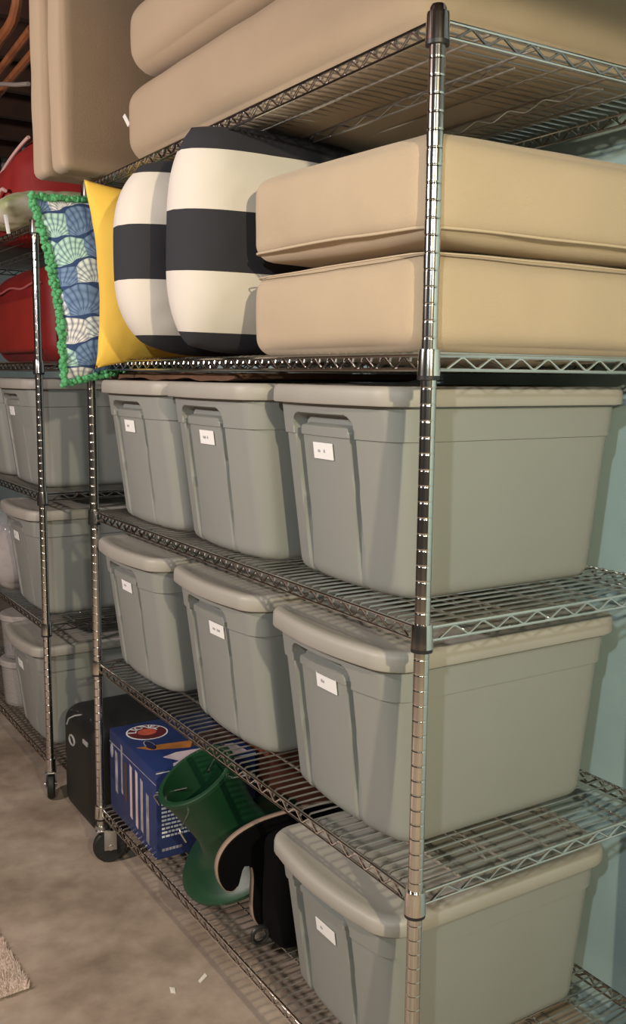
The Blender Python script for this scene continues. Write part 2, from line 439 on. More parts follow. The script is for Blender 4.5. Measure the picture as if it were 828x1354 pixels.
# ------------------------------------------------------------------ cushions
def cushion_mesh(L, W, H, rad, bulge, n=26, seed=0, wr=0.004, pinch=0.0):
    """box cushion centred in xy on z 0..H with soft edges; axes x=L, y=W"""
    hx, hy, hz = L/2, W/2, H/2; V = []; idx = {}; Fc = []
    def key(i, j, k): return (i, j, k)
    def add(i, j, k):
        kk = (i, j, k)
        if kk in idx: return idx[kk]
        p = [2*i/n-1, 2*j/n-1, 2*k/n-1]
        # denser near edges
        p = [math.copysign(1-(1-abs(c))**1.5, c) for c in p]
        P = Vector((p[0]*hx, p[1]*hy, p[2]*hz))
        core = Vector((max(-hx+rad, min(hx-rad, P.x)), max(-hy+rad, min(hy-rad, P.y)), max(-hz+rad, min(hz-rad, P.z))))
        dd = P-core
        if dd.length > 1e-9:
            m = max(abs(dd.x), abs(dd.y), abs(dd.z)); P = core+dd.normalized()*min(rad, m if m < rad else rad)
        u_, v_, w_ = p
        P.z += math.copysign(1, w_)*bulge*(1-u_*u_)*(1-v_*v_)*abs(w_)
        P.x += math.copysign(1, u_)*bulge*0.7*(1-v_*v_)*(1-w_*w_)*abs(u_)
        P.y += math.copysign(1, v_)*bulge*0.7*(1-u_*u_)*(1-w_*w_)*abs(v_)
        q = P*6+Vector((seed*3.1, seed*7.7, 0))
        nv = noise.noise(q)*wr+noise.noise(q*2.6)*wr*0.5
        nd = P.normalized() if P.length else Vector((0, 0, 1))
        P += Vector((nd.x, nd.y, nd.z))*nv
        if pinch: P.z -= pinch*(u_*u_)*(v_*v_)*math.copysign(1, w_)
        V.append((P.x, P.y, P.z+hz)); idx[kk] = len(V)-1; return idx[kk]
    for ax in range(3):
        for side in (0, n):
            for a in range(n):
                for b in range(n):
                    c = []
                    for (da, db) in ((0, 0), (1, 0), (1, 1), (0, 1)):
                        t = [0, 0, 0]; t[ax] = side; t[(ax+1) % 3] = a+da; t[(ax+2) % 3] = b+db
                        c.append(add(*t))
                    Fc.append(c if side else c[::-1])
    return V, Fc
def seam_loop(L, W, z, rad, k, inset=0.0, seed=0, wob=0.002):
    hx, hy = L/2-inset, W/2-inset; pts = []
    cr = max(rad, 0.01)
    for (cx, cy, a0) in ((hx-cr, hy-cr, 0), (-hx+cr, hy-cr, 90), (-hx+cr, -hy+cr, 180), (hx-cr, -hy+cr, 270)):
        for i in range(7):
            a = math.radians(a0+90*i/6); pts.append((cx+cr*math.cos(a), cy+cr*math.sin(a)))
    out = []
    N = len(pts)
    for i in range(N):
        p, q = pts[i], pts[(i+1) % N]; dd = math.hypot(q[0]-p[0], q[1]-p[1]); m = max(1, int(dd/0.04))
        for j in range(m):
            t = j/m; x = p[0]+(q[0]-p[0])*t; y = p[1]+(q[1]-p[1])*t
            bx = k*0.7*(1-(y/hy)**2)*(1 if abs(x) > hx*0.9 else 0); by = k*0.7*(1-(x/hx)**2)*(1 if abs(y) > hy*0.9 else 0)
            out.append((x+math.copysign(bx, x), y+math.copysign(by, y), z+noise.noise(Vector((x*7+seed, y*7, 1)))*wob))
    return out
def make_cushion(name, L, W, H, loc, rot, label, group, rad=0.035, bulge=0.02, seed=0, wr=0.004, seams=(0.14, 0.86), sr=0.0028, m=beige, tagpos=None):
    C = tag(empty(name, loc, rot), label, 'cushion', group)
    V, Fc = cushion_mesh(L, W, H, rad, bulge, seed=seed, wr=wr)
    mesh_obj('cover', V, Fc, m, C)
    for s in seams:
        bm = bmesh.new(); tube(bm, seam_loop(L, W, H*s, rad, bulge*0.62, rad*0.10, seed), sr, 6, closed=True)
        bm_obj('piping', bm, beige_seam, C, angle=80)
    return C
GC = 'beige patio cushions stored on the nearer unit'
# stacked pair on the second shelf (x = depth, y = along the front)
make_cushion('seat_cushion', 0.66, 0.555, 0.155, (0.33, 0.292, S2), (0, 0, 0), 'lower beige seat cushion of the pair behind the near post', GC, 0.034, 0.022, seed=3, seams=(0.97,), sr=0.0016)
make_cushion('seat_cushion', 0.66, 0.565, 0.160, (0.328, 0.292, S2+0.178), (math.radians(1.2), 0, 0), 'upper beige seat cushion of the pair behind the near post', GC, 0.034, 0.024, seed=8, seams=(0.10,))
# care tags tucked between the two
# long ones on the top shelf
S1 = LV[4]+0.004
lc = make_cushion('bench_cushion', 0.62, 1.26, 0.195, (0.330, 0.672, S1+0.010), (0, 0, 0), 'lower beige bench cushion lying along the top shelf', GC, 0.06, 0.02, seed=11, seams=())
uc = make_cushion('bench_cushion', 0.62, 1.26, 0.180, (0.340, 0.675, S1+0.230), (0, 0, 0), 'upper beige bench cushion stacked second on the top shelf', GC, 0.06, 0.02, seed=15, seams=())
bm = bmesh.new(); box(bm, -0.003, 0.003, -0.006, 0.006, -0.018, 0.018, 0.0015)
t_ = bm_obj('care_tag', bm, white_paper, lc, loc=(-0.296, 0.634, 0.115)); t_.rotation_euler = (math.radians(-35), 0, 0.3)
# two standing on edge at the far end of the top shelf: thickness along Y
def standing(loc, label, seed, rz=0.0, H=0.56, th=0.102, Dp=0.58):
    C = tag(empty('seat_cushion', loc, (0, 0, rz)), label, 'cushion', GC)
    V, Fc = cushion_mesh(Dp, H, th, 0.020, 0.010, seed=seed, wr=0.004)
    V = [(x, z-th/2, y+H/2) for (x, y, z) in V]; Fc = [f[::-1] for f in Fc]
    mesh_obj('cover', V, Fc, beige, C)
    return C
standing((0.175, 1.432, S1+0.003), 'beige cushion standing on edge beside the bench cushion ends, top shelf', 21)
standing((0.160, 1.543, S1+0.003), 'beige cushion standing on edge at the outer far end of the top shelf', 25)

# ------------------------------------------------------------------ throw pillows
def pillow_mesh(Wd, H, T, n=40, seed=0, pinch=0.05, wr=0.005, pw=0.5, rc=0.0):
    """upright pillow: x = width, z = height 0..H, y = thickness"""
    V = []; Fc = []
    def P(i, j, s):
        a, b = 2*i/n-1, 2*j/n-1
        a = math.sin(a*PI/2)*0.45+a*0.55; b = math.sin(b*PI/2)*0.45+b*0.55
        th = T/2*(max(0, 1-abs(a)**2.6)**pw)*(max(0, 1-abs(b)**2.6)**pw)
        x = a*Wd/2*(1-pinch*(1-b*b)*0.0-pinch*(1-abs(b)**2)*abs(a)); z = b*H/2*(1-pinch*(1-abs(a)**2)*abs(b))
        x *= 1-rc*abs(b)**3.2; z *= 1-rc*0.6*abs(a)**3.2
        q = Vector((a*2.2+seed*3, b*2.2+s, seed*1.7)); k = noise.noise(q)*wr+noise.noise(q*2.7)*wr*0.6
        return (x+k*0.4, s*(th+(k if th > 1e-4 else 0)), z+H/2)
    ids = {}
    for s in (-1, 1):
        for i in range(n+1):
            for j in range(n+1):
                edge = i in (0, n) or j in (0, n)
                if s == 1 and edge: ids[(i, j, 1)] = ids[(i, j, -1)]; continue
                V.append(P(i, j, s)); ids[(i, j, s)] = len(V)-1
        for i in range(n):
            for j in range(n): pass
    for s in (-1, 1):
        for i in range(n):
            for j in range(n):
                f = [ids[(i, j, s)], ids[(i+1, j, s)], ids[(i+1, j+1, s)], ids[(i, j+1, s)]]
                Fc.append(f if s < 0 else f[::-1])
    outline = [V[ids[(i, 0, -1)]] for i in range(n)]+[V[ids[(n, j, -1)]] for j in range(n)]+[V[ids[(i, n, -1)]] for i in range(n, 0, -1)]+[V[ids[(0, j, -1)]] for j in range(n, 0, -1)]
    return V, Fc, outline
def stripe_mat():
    m = bpy.data.materials.new('striped_canvas'); m.use_nodes = True; t = m.node_tree; L = t.links.new; b = t.nodes['Principled BSDF']
    tc = nn(t, 'ShaderNodeTexCoord'); sp = nn(t, 'ShaderNodeSeparateXYZ'); L(tc.outputs['Object'], sp.inputs[0])
    cr = nn(t, 'ShaderNodeValToRGB'); cr.color_ramp.interpolation = 'CONSTANT'; e = cr.color_ramp.elements
    blk = (0.022, 0.022, 0.028, 1); wht = (0.63, 0.585, 0.52, 1)
    mr = nn(t, 'ShaderNodeMapRange'); mr.inputs[1].default_value = 0.0; mr.inputs[2].default_value = 0.48; L(sp.outputs[2], mr.inputs[0]); L(mr.outputs[0], cr.inputs[0])
    e[0].position = 0.0; e[0].color = blk; e[1].position = 0.115; e[1].color = wht
    for pos, c in ((0.455, blk), (0.635, wht), (0.93, blk)):
        x = e.new(pos); x.color = c
    for k, pos in enumerate(STR): e[k].position = pos
    L(cr.outputs[0], b.inputs['Base Color']); b.inputs['Roughness'].default_value = 0.92
    n2 = nn(t, 'ShaderNodeTexNoise'); n2.inputs['Scale'].default_value = 500; L(tc.outputs['Object'], n2.inputs['Vector'])
    bp = nn(t, 'ShaderNodeBump'); bp.inputs['Strength'].default_value = 0.3; bp.inputs['Distance'].default_value = 0.001
    L(n2.outputs['Fac'], bp.inputs['Height']); L(bp.outputs[0], b.inputs['Normal'])
    return m
STR = [0.0, 0.13, 0.475, 0.825, 1.0]
STR = [0.0, 0.105, 0.36, 0.615, 0.865]
striped = stripe_mat()
GP = 'throw pillows on the cushion shelf'
def make_pillow(name, Wd, H, T, loc, rot, m, label, seed, pinch=0.05, wr=0.005, pw=0.5, rc=0.0):
    Pm = tag(empty(name, loc, rot), label, 'pillow', GP)
    V, Fc, out = pillow_mesh(Wd, H, T, seed=seed, pinch=pinch, wr=wr, pw=pw, rc=rc)
    mesh_obj('cover', V, Fc, m, Pm)
    return Pm, out
make_pillow('striped_pillow', 0.57, 0.485, 0.25, (0.170, 0.755, S2+0.000), (math.radians(3), 0, math.radians(6)), striped, 'nearer of two black and white striped pillows, against the beige cushions', 2, 0.02, 0.006, 0.42, rc=0.16)
make_pillow('striped_pillow', 0.57, 0.47, 0.22, (0.157, 1.010, S2+0.000), (math.radians(0), 0, math.radians(4)), striped, 'farther of two black and white striped pillows, against the yellow pillow', 5, 0.02, 0.006, 0.42, rc=0.24)
yellow = mat('yellow_cotton', (0.78, 0.50, 0.07), 0.85, var=0.06, scale=6, bump=0.3, bscale=500)
make_pillow('yellow_pillow', 0.46, 0.475, 0.14, (0.150, 1.262, S2-0.020), (math.radians(-3), math.radians(-1.5), 0), yellow, 'plain yellow pillow between striped and shell patterned pillows', 9, 0.10, 0.006, 0.6)
def shell_mat():
    m = bpy.data.materials.new('shell_print'); m.use_nodes = True; t = m.node_tree; L = t.links.new; b = t.nodes['Principled BSDF']
    tc = nn(t, 'ShaderNodeTexCoord'); sp = nn(t, 'ShaderNodeSeparateXYZ')
    nz = nn(t, 'ShaderNodeTexNoise'); nz.inputs['Scale'].default_value = 9; L(tc.outputs['Object'], nz.inputs['Vector'])
    ad = nn(t, 'ShaderNodeVectorMath', operation='SCALE'); ad.inputs['Scale'].default_value = 0.06; L(nz.outputs['Color'], ad.inputs[0])
    a2 = nn(t, 'ShaderNodeVectorMath', operation='ADD'); L(tc.outputs['Object'], a2.inputs[0]); L(ad.outputs[0], a2.inputs[1]); L(a2.outputs[0], sp.inputs[0])
    def M(op, a, bb=None, c=None):
        n = nn(t, 'ShaderNodeMath', operation=op)
        for i, x in enumerate((a, bb, c)):
            if x is None: continue
            if isinstance(x, (int, float)): n.inputs[i].default_value = x
            else: L(x, n.inputs[i])
        return n.outputs[0]
    U = M('MULTIPLY', sp.outputs[0], 13.0); Vv = M('MULTIPLY', sp.outputs[2], 14.5)
    row = M('FLOOR', Vv); sh = M('MULTIPLY', M('MODULO', row, 2), 0.5); uu = M('ADD', U, sh)
    col = M('FLOOR', uu); lu = M('SUBTRACT', M('FRACT', uu), 0.5); lv = M('FRACT', Vv)
    ang = M('ARCTAN2', lu, M('ADD', lv, 0.12)); rad = M('SQRT', M('ADD', M('MULTIPLY', lu, lu), M('MULTIPLY', lv, lv)))
    rays = M('ABSOLUTE', M('SINE', M('MULTIPLY', ang, 13.0)))
    ridge = M('POWER', rays, 0.55)
    arcs = M('ABSOLUTE', M('SINE', M('MULTIPLY', rad, 13.0)))
    wn = nn(t, 'ShaderNodeTexWhiteNoise', noise_dimensions='2D'); cb = nn(t, 'ShaderNodeCombineXYZ'); L(col, cb.inputs[0]); L(row, cb.inputs[1]); L(cb.outputs[0], wn.inputs['Vector'])
    cr = nn(t, 'ShaderNodeValToRGB'); cr.color_ramp.interpolation = 'CONSTANT'; e = cr.color_ramp.elements
    e[0].position = 0; e[0].color = (0.62, 0.70, 0.68, 1); e[1].position = 0.30; e[1].color = (0.16, 0.26, 0.42, 1)
    x = e.new(0.52); x.color = (0.42, 0.66, 0.56, 1); x = e.new(0.72); x.color = (0.42, 0.52, 0.62, 1); x = e.new(0.80); x.color = (0.74, 0.74, 0.70, 1)
    L(wn.outputs['Value'], cr.inputs[0])
    f = M('MULTIPLY', ridge, M('ADD', 0.55, M('MULTIPLY', arcs, 0.45)))
    edge = M('LESS_THAN', rad, 0.93); f = M('MULTIPLY', f, edge)
    mx = nn(t, 'ShaderNodeMix', data_type='RGBA'); L(f, mx.inputs[0]); mx.inputs[6].default_value = (0.018, 0.045, 0.13, 1); L(cr.outputs[0], mx.inputs[7])
    L(mx.outputs[2], b.inputs['Base Color']); b.inputs['Roughness'].default_value = 0.85
    return m
shell, outl = make_pillow('shell_pillow', 0.52, 0.485, 0.12, (0.140, 1.402, S2-0.030), (math.radians(-2), math.radians(-8), 0), shell_mat(), 'blue shell patterned pillow with green fringe beside yellow pillow', 12, 0.09, 0.004, 0.6)
green_f = mat('green_fringe', (0.06, 0.29, 0.11), 0.9, col2=(0.11, 0.40, 0.18), scale=90, bump=0.8, bscale=260)
bm = bmesh.new()
res = []
for i, p in enumerate(outl):
    q = outl[(i+1) % len(outl)]
    m_ = max(1, int((Vector(q)-Vector(p)).length/0.0045))
    for j in range(m_): res.append(Vector(p).lerp(Vector(q), j/m_))
cen = Vector((0, 0, 0.26))
for i, p in enumerate(res):
    dv = (p-cen); dv.y = 0; dv.normalize()
    for s in range(4):
        c = p+dv*random.uniform(-0.002, 0.012)+Vector((random.uniform(-.002, .002), random.uniform(-.011, .011), random.uniform(-.002, .002)))
        rr = random.uniform(0.0060, 0.0090)
        bmesh.ops.create_icosphere(bm, subdivisions=1, radius=rr, matrix=Matrix.Translation(c))
fr = bm_obj('fringe', bm, green_f, shell, angle=180); fr['label'] = 'bright green tufted fringe'

# brown cardboard sheet on the upper bins
card = mat('brown_cardboard', (0.13, 0.06, 0.03), 0.85, var=0.3, scale=12)
bm = bmesh.new(); n_ = 24; 
for k in range(n_):
    pass
Vv = []; Ff = []
for s, zz in ((0, 0.0), (1, 0.013)):
    for i in range(n_+1):
        for j in range(7):
            y = 0.70+0.80*i/n_; x = 0.03+0.5*j/6
            Vv.append((x, y, zz+0.003*math.sin(y*21)+0.002*math.sin(y*47+1)+0.004))
N = 7
for s in (0, 1):
    o_ = s*(n_+1)*7
    for i in range(n_):
        for j in range(6):
            f = [o_+i*7+j, o_+i*7+j+1, o_+(i+1)*7+j+1, o_+(i+1)*7+j]; Ff.append(f[::-1] if s else f)
bo = (n_+1)*7
for i in range(n_):
    Ff.append([i*7, (i+1)*7, bo+(i+1)*7, bo+i*7]); Ff.append([i*7+6, bo+i*7+6, bo+(i+1)*7+6, (i+1)*7+6])
for j in range(6):
    Ff.append([j, bo+j, bo+j+1, j+1]); a = n_*7; Ff.append([a+j, a+j+1, bo+a+j+1, bo+a+j])
sheet = mesh_obj('cardboard_sheet', Vv, Ff, card, None, True, (0, 0, S3+0.378), angle=40)
tag(sheet, 'wavy brown cardboard sheet lying on the upper bin lids', 'cardboard')

# ------------------------------------------------------------------ bottom shelf: printed train box
blue = mat('blue_carton', (0.014, 0.032, 0.13), 0.42, var=0.25, scale=7)
navy = mat('navy_print', (0.012, 0.016, 0.06), 0.45)
maroon = mat('maroon_print', (0.10, 0.012, 0.015), 0.45)
orange = mat('orange_print', (0.50, 0.19, 0.04), 0.5, var=0.4, scale=18)
redp = mat('red_print', (0.50, 0.09, 0.05), 0.5)
silver = mat('silver_print', (0.42, 0.40, 0.44), 0.45, var=0.5, scale=25)
brownp = mat('brown_print', (0.10, 0.05, 0.035), 0.5, var=0.4, scale=20)
pale = mat('pale_print', (0.62, 0.52, 0.56), 0.55, var=0.12, scale=9)
BX, BY, BHt = 0.30, 0.375, 0.252
TB = tag(empty('toy_train_box', (0.012, 1.122, S5), (0, 0, math.radians(-1.5))), 'blue printed toy train box on the bottom shelf by the far post', 'box')
bm = bmesh.new(); box(bm, 0, BX, 0, BY, 0, BHt, 0.003); bm_obj('carton', bm, blue, TB)
def poly_print(name, pts, plane, m, parent, lift=0.0008, th=0.0006):
    """flat print: pts in the 2D frame of a face. plane 'top': (x,y); 'front': (y,z) at x=0; 'side': (x,z) at y=0"""
    bm = bmesh.new()
    def T(p, h):
        if plane == 'top': return (p[0], p[1], BHt+h)
        if plane == 'front': return (-h, p[0], p[1])
        return (p[0], -h, p[1])
    A = [bm.verts.new(T(p, lift-th)) for p in pts]; B = [bm.verts.new(T(p, lift)) for p in pts]
    bm.faces.new(A); bm.faces.new(B); n = len(pts)
    for i in range(n): bm.faces.new((A[i], A[(i+1) % n], B[(i+1) % n], B[i]))
    return bm_obj(name, bm, m, parent, smooth=False)
def ell(cx, cy, a, b, n=28): return [(cx+a*math.cos(2*PI*i/n), cy+b*math.sin(2*PI*i/n)) for i in range(n)]
# top print: round emblem near the far front corner, orange band, pale picture
def emblem(plane, cx, cy, a, b, rim, disc, centre, flip=False):
    poly_print('emblem', ell(cx, cy, a, b), plane, rim, TB, 0.0009)
    poly_print('emblem', ell(cx, cy, a*0.93, b*0.93), plane, disc, TB, 0.0013)
    poly_print('emblem', ell(cx, cy, a*0.45, b*0.42), plane, centre, TB, 0.0017)
    for k, ch in enumerate('LIONEL'):
        me = text_mesh(ch, min(a, b)*0.62); me.materials.clear(); me.materials.append(white_print)
        th = math.radians(158-k*27.2)
        o = data_obj('emblem_letter', me, TB)
        lx, ly = a*0.68*math.cos(th), b*0.68*math.sin(th); rot = th-PI/2
        if plane == 'top':   # reading towards +x, "up" away (+y)... seen from -y/-x side: up = +x, right = -y
            o.matrix_local = Matrix.Translation((cx+lx, cy+ly, BHt+0.0020)) @ Matrix.Rotation(rot, 4, 'Z')
        else:
            o.matrix_local = Matrix.Translation((cx+lx, -0.0020, cy+ly)) @ Matrix.Rotation(PI/2, 4, 'X') @ Matrix.Rotation(rot, 4, 'Z')
emblem('top', 0.085, 0.285, 0.062, 0.060, white_print, maroon, redp)
poly_print('emblem', ell(0.055, 0.185, 0.014, 0.036), 'top', silver, TB); poly_print('emblem', ell(0.055, 0.185, 0.011, 0.033), 'top', navy, TB, 0.0013)
poly_print('printed_picture', [(0.015, 0.185), (0.045, 0.150), (0.15, 0.115), (0.19, 0.16), (0.12, 0.17)], 'top', orange, TB)
poly_print('printed_picture', [(0.155, 0.120), (0.295, 0.10), (0.295, 0.23), (0.20, 0.20)], 'top', brownp, TB)
poly_print('printed_picture', [(0.055, 0.085), (0.10, 0.10), (0.27, 0.085), (0.28, 0.010), (0.13, 0.012), (0.115, 0.022), (0.055, 0.012), (0.062, 0.03), (0.085, 0.04)], 'top', pale, TB)
# front print: vertical silver cars
for (y0, y1, z0, z1, m_) in ((0.305, 0.325, 0.07, 0.20, silver), (0.262, 0.275, 0.085, 0.235, silver), (0.225, 0.245, 0.075, 0.195, brownp), (0.185, 0.202, 0.040, 0.200, pale), (0.140, 0.157, 0.030, 0.200, pale), (0.160, 0.183, 0.05, 0.19, navy), (0.100, 0.118, 0.035, 0.19, silver), (0.055, 0.075, 0.020, 0.165, silver), (0.343, 0.365, 0.10, 0.185, navy)):
    poly_print('printed_picture', [(y0, z0), (y1, z0+0.004), (y1, z1), (y0, z1-0.004)], 'front', m_, TB)
poly_print('emblem', ell(0.352, 0.19, 0.012, 0.022), 'front', silver, TB, 0.0012)
poly_print('printed_band', [(0.0, 0.212), (0.375, 0.212), (0.375, 0.2145), (0.0, 0.2145)], 'front', silver, TB, 0.0006, 0.0004)
# right side: two thin lines, emblem, heading and text lines
poly_print('printed_line', [(0.0, 0.245), (0.30, 0.245), (0.30, 0.2475), (0.0, 0.2475)], 'side', white_print, TB)
poly_print('printed_line', [(0.0, 0.193), (0.30, 0.193), (0.30, 0.195), (0.0, 0.195)], 'side', white_print, TB)
emblem('side', 0.050, 0.2195, 0.026, 0.025, silver, navy, silver)
me = text_mesh('Ready', 0.030); me.materials.clear(); me.materials.append(white_print)
o = data_obj('lettering', me, TB); o.matrix_local = Matrix.Translation((0.052, -0.0014, 0.174)) @ Matrix.Rotation(PI/2, 4, 'X')
for k in range(9):
    z = 0.153-k*0.0115; L_ = random.uniform(0.09, 0.13) if k else 0.06; x = 0.015
    bm = bmesh.new()
    while x < 0.015+L_:
        wd = random.uniform(0.006, 0.016); box(bm, x, x+wd, -0.0012, 0, z, z+0.0052); x += wd+0.003
    bm_obj('printed_text_line', bm, white_print, TB, smooth=False)
bm = bmesh.new(); x = 0.015
while x < 0.07: box(bm, x, x+0.008, -0.0012, 0, 0.022, 0.029); x += 0.010
bm_obj('printed_text_line', bm, silver, TB, smooth=False)

# ------------------------------------------------------------------ green tree stand, leaning with its bowl open to the left
greenp = mat('green_plastic', (0.008, 0.050, 0.020), 0.42, var=0.1, scale=4)
TS = empty('tree_stand', (0.16, 0.893, S5))
tag(TS, 'dark green plastic tree stand leaning beside the blue box', 'tree stand')
ax = Vector((-0.50, 0.06, 0.85)).normalized()
side = ax.cross(Vector((0, 0, 1))).normalized(); up2 = side.cross(ax)
TM = Matrix((( side.x, up2.x, ax.x, 0.0), (side.y, up2.y, ax.y, 0.0), (side.z, up2.z, ax.z, 0.094), (0, 0, 0, 1)))
bm = bmesh.new()
lathe(bm, [(0.0, 0.012), (0.05, 0.012), (0.165, 0.004), (0.178, 0.0), (0.180, 0.010), (0.168, 0.022), (0.125, 0.034), (0.093, 0.060), (0.084, 0.10), (0.088, 0.15)], 48, TM)
bm_obj('base', bm, greenp, TS, angle=50)
bm = bmesh.new()
lathe(bm, [(0.088, 0.145), (0.094, 0.20), (0.101, 0.250), (0.106, 0.253), (0.106, 0.262), (0.100, 0.265), (0.092, 0.263), (0.086, 0.20), (0.080, 0.12), (0.0, 0.115)], 48, TM)
bm_obj('bowl', bm, greenp, TS, angle=50)
for k in range(4):
    a = PI/4+k*PI/2
    dv = Vector((math.cos(a), math.sin(a), 0))
    bm = bmesh.new()
    pts = [dv*0.045+Vector((0, 0, 0.228)), dv*0.128+Vector((0, 0, 0.228)), dv*0.150+Vector((0, 0, 0.228)), dv*0.154+Vector((0, 0, 0.225)), dv*0.156+Vector((0, 0, 0.195))]
    tube(bm, [TM @ p for p in pts], 0.0028, 8)
    bm_obj('screw', bm, steel, TS)

# ------------------------------------------------------------------ black hooked item
blackf = mat('black_foam', (0.003, 0.0028, 0.003), 0.9, spec=0.1)
tanr = mat('tan_edge', (0.28, 0.20, 0.15), 0.8)
BK = empty('black_padded_item', (-0.035, 0.690, S5))
tag(BK, 'black padded item with tan edge and hooked notch, against the bottom bin', 'pad')
OUT = [(0.175, 0.360), (0.115, 0.352), (0.060, 0.330), (0.026, 0.297), (0.010, 0.255), (0.014, 0.205), (0.030, 0.170), (0.048, 0.158), (0.063, 0.170), (0.070, 0.200), (0.076, 0.226), (0.090, 0.240), (0.104, 0.226), (0.110, 0.190), (0.108, 0.140), (0.106, 0.085), (0.112, 0.045), (0.130, 0.015), (0.160, 0.0), (0.40, 0.0), (0.42, 0.02), (0.42, 0.30), (0.39, 0.345), (0.30, 0.362)]
def chaikin(P, n=2):
    for _ in range(n):
        Q = []
        for i in range(len(P)):
            a, b = P[i], P[(i+1) % len(P)]
            Q += [(a[0]*.75+b[0]*.25, a[1]*.75+b[1]*.25), (a[0]*.25+b[0]*.75, a[1]*.25+b[1]*.75)]
        P = Q
    return P
O2 = chaikin([(x*0.94, z*0.78) for x, z in OUT])
def panel(bm, P, t, bulge=0.0):
    A = [bm.verts.new((x, -t/2, z)) for x, z in P]; B = [bm.verts.new((x, t/2, z)) for x, z in P]
    fa = bm.faces.new(A); fb = bm.faces.new(B[::-1])
    n = len(P)
    for i in range(n): bm.faces.new((A[i], B[i], B[(i+1) % n], A[(i+1) % n]))
    es = list(fa.edges)+list(fb.edges)
    bmesh.ops.bevel(bm, geom=es, offset=min(0.006, t*0.3), segments=3, profile=0.5, affect='EDGES')
bm = bmesh.new(); panel(bm, O2, 0.026); bm_obj('pad', bm, blackf, BK, angle=50)
bm = bmesh.new(); top_edge = [(x, 0.0, z) for x, z in O2]
tube(bm, [(x, -0.004, z) for x, z in O2], 0.0045, 8, closed=True)
def strip(bm, P, y0, y1, off):
    n = len(P)
    R = []
    for i in range(n):
        a, b = P[i-1], P[(i+1) % n]; t = Vector((b[0]-a[0], 0, b[1]-a[1])).normalized(); nr = Vector((t.z, 0, -t.x))
        R.append(nr)
    return R
bm.free()
bm = bmesh.new()
nr = strip(None, O2, 0, 0, 0); n = len(O2)
# orientation of the outline decides the outward side
area = sum(O2[i][0]*O2[(i+1) % n][1]-O2[(i+1) % n][0]*O2[i][1] for i in range(n)); sg = 1 if area > 0 else -1
R1 = [bm.verts.new((O2[i][0]+sg*nr[i].x*0.0015, -0.008, O2[i][1]+sg*nr[i].z*0.0015)) for i in range(n)]
R2 = [bm.verts.new((O2[i][0]+sg*nr[i].x*0.0015, 0.008, O2[i][1]+sg*nr[i].z*0.0015)) for i in range(n)]
for i in range(n): bm.faces.new((R1[i], R1[(i+1) % n], R2[(i+1) % n], R2[i]))
for i in range(n):
    pass
e_ = bm_obj('edge_band', bm, tanr, BK, angle=60); e_['label'] = 'tan edge band'
sm = e_.modifiers.new('thickness', 'SOLIDIFY'); sm.thickness = 0.002; sm.offset = 0
BK.rotation_euler = (0, 0, math.radians(-2))
V, Fc = cushion_mesh(0.34, 0.105, 0.262, 0.03, 0.004, n=14, seed=70, wr=0.004)
mesh_obj('backing_pad', V, Fc, blackf, BK, loc=(0.285, -0.064, 0.0))
# small black strap loop at its foot
bm = bmesh.new(); tube(bm, [(0.022+0.020*math.cos(a), -0.06, 0.024+0.020*math.sin(a)) for a in [2*PI*i/16 for i in range(16)]], 0.0055, 8, closed=True)
bm_obj('strap_loop', bm, black_plastic, BK, loc=(0.07, 0.0, 0.006))

# brown carton at the back of the bottom shelf
rust = mat('rust_carton', (0.20, 0.060, 0.030), 0.8, var=0.3, scale=10)
RB = tag(empty('cardboard_carton', (0.36, 1.12, S5)), 'rust brown carton at the back of the bottom shelf behind blue box', 'box')
bm = bmesh.new(); box(bm, 0, 0.24, 0, 0.36, 0, 0.40, 0.003); bm_obj('carton', bm, rust, RB)
bm = bmesh.new(); box(bm, 0.118, 0.122, 0.0, 0.36, 0.4, 0.4015); bm_obj('flap_seam', bm, brownp, RB, smooth=False)

# ------------------------------------------------------------------ dark case between the units
casem = mat('charcoal_plastic', (0.010, 0.011, 0.010), 0.5, bump=0.15, bscale=300)
CS = tag(empty('carrying_case', (0.03, 1.66, 0.0)), 'charcoal plastic case with ring emblem standing on floor between units', 'case')
V, Fc = cushion_mesh(0.42, 0.33, 0.37, 0.055, 0.006, n=20, seed=2, wr=0.0)
mesh_obj('shell', V, Fc, casem, CS, loc=(0.21, 0.165, 0.0))
bm = bmesh.new(); tube(bm, [(-0.002, 0.262, 0.310), (0.000, 0.245, 0.335), (0.010, 0.215, 0.352), (0.022, 0.18, 0.364)], 0.0028, 8); bm_obj('trim_arc', bm, mat('pale_trim', (0.35, 0.35, 0.33), 0.4), CS)
bm = bmesh.new(); tube(bm, [(-0.004, 0.206+0.026*math.cos(a), 0.272+0.016*math.sin(a)) for a in [2*PI*i/20 for i in range(20)]], 0.0035, 6, closed=True); bm_obj('ring_emblem', bm, MATS['pale_trim'], CS)
bm = bmesh.new(); box(bm, -0.006, -0.001, 0.05, 0.095, 0.300, 0.314, 0.001); bm_obj('label_plate', bm, MATS['pale_trim'], CS)

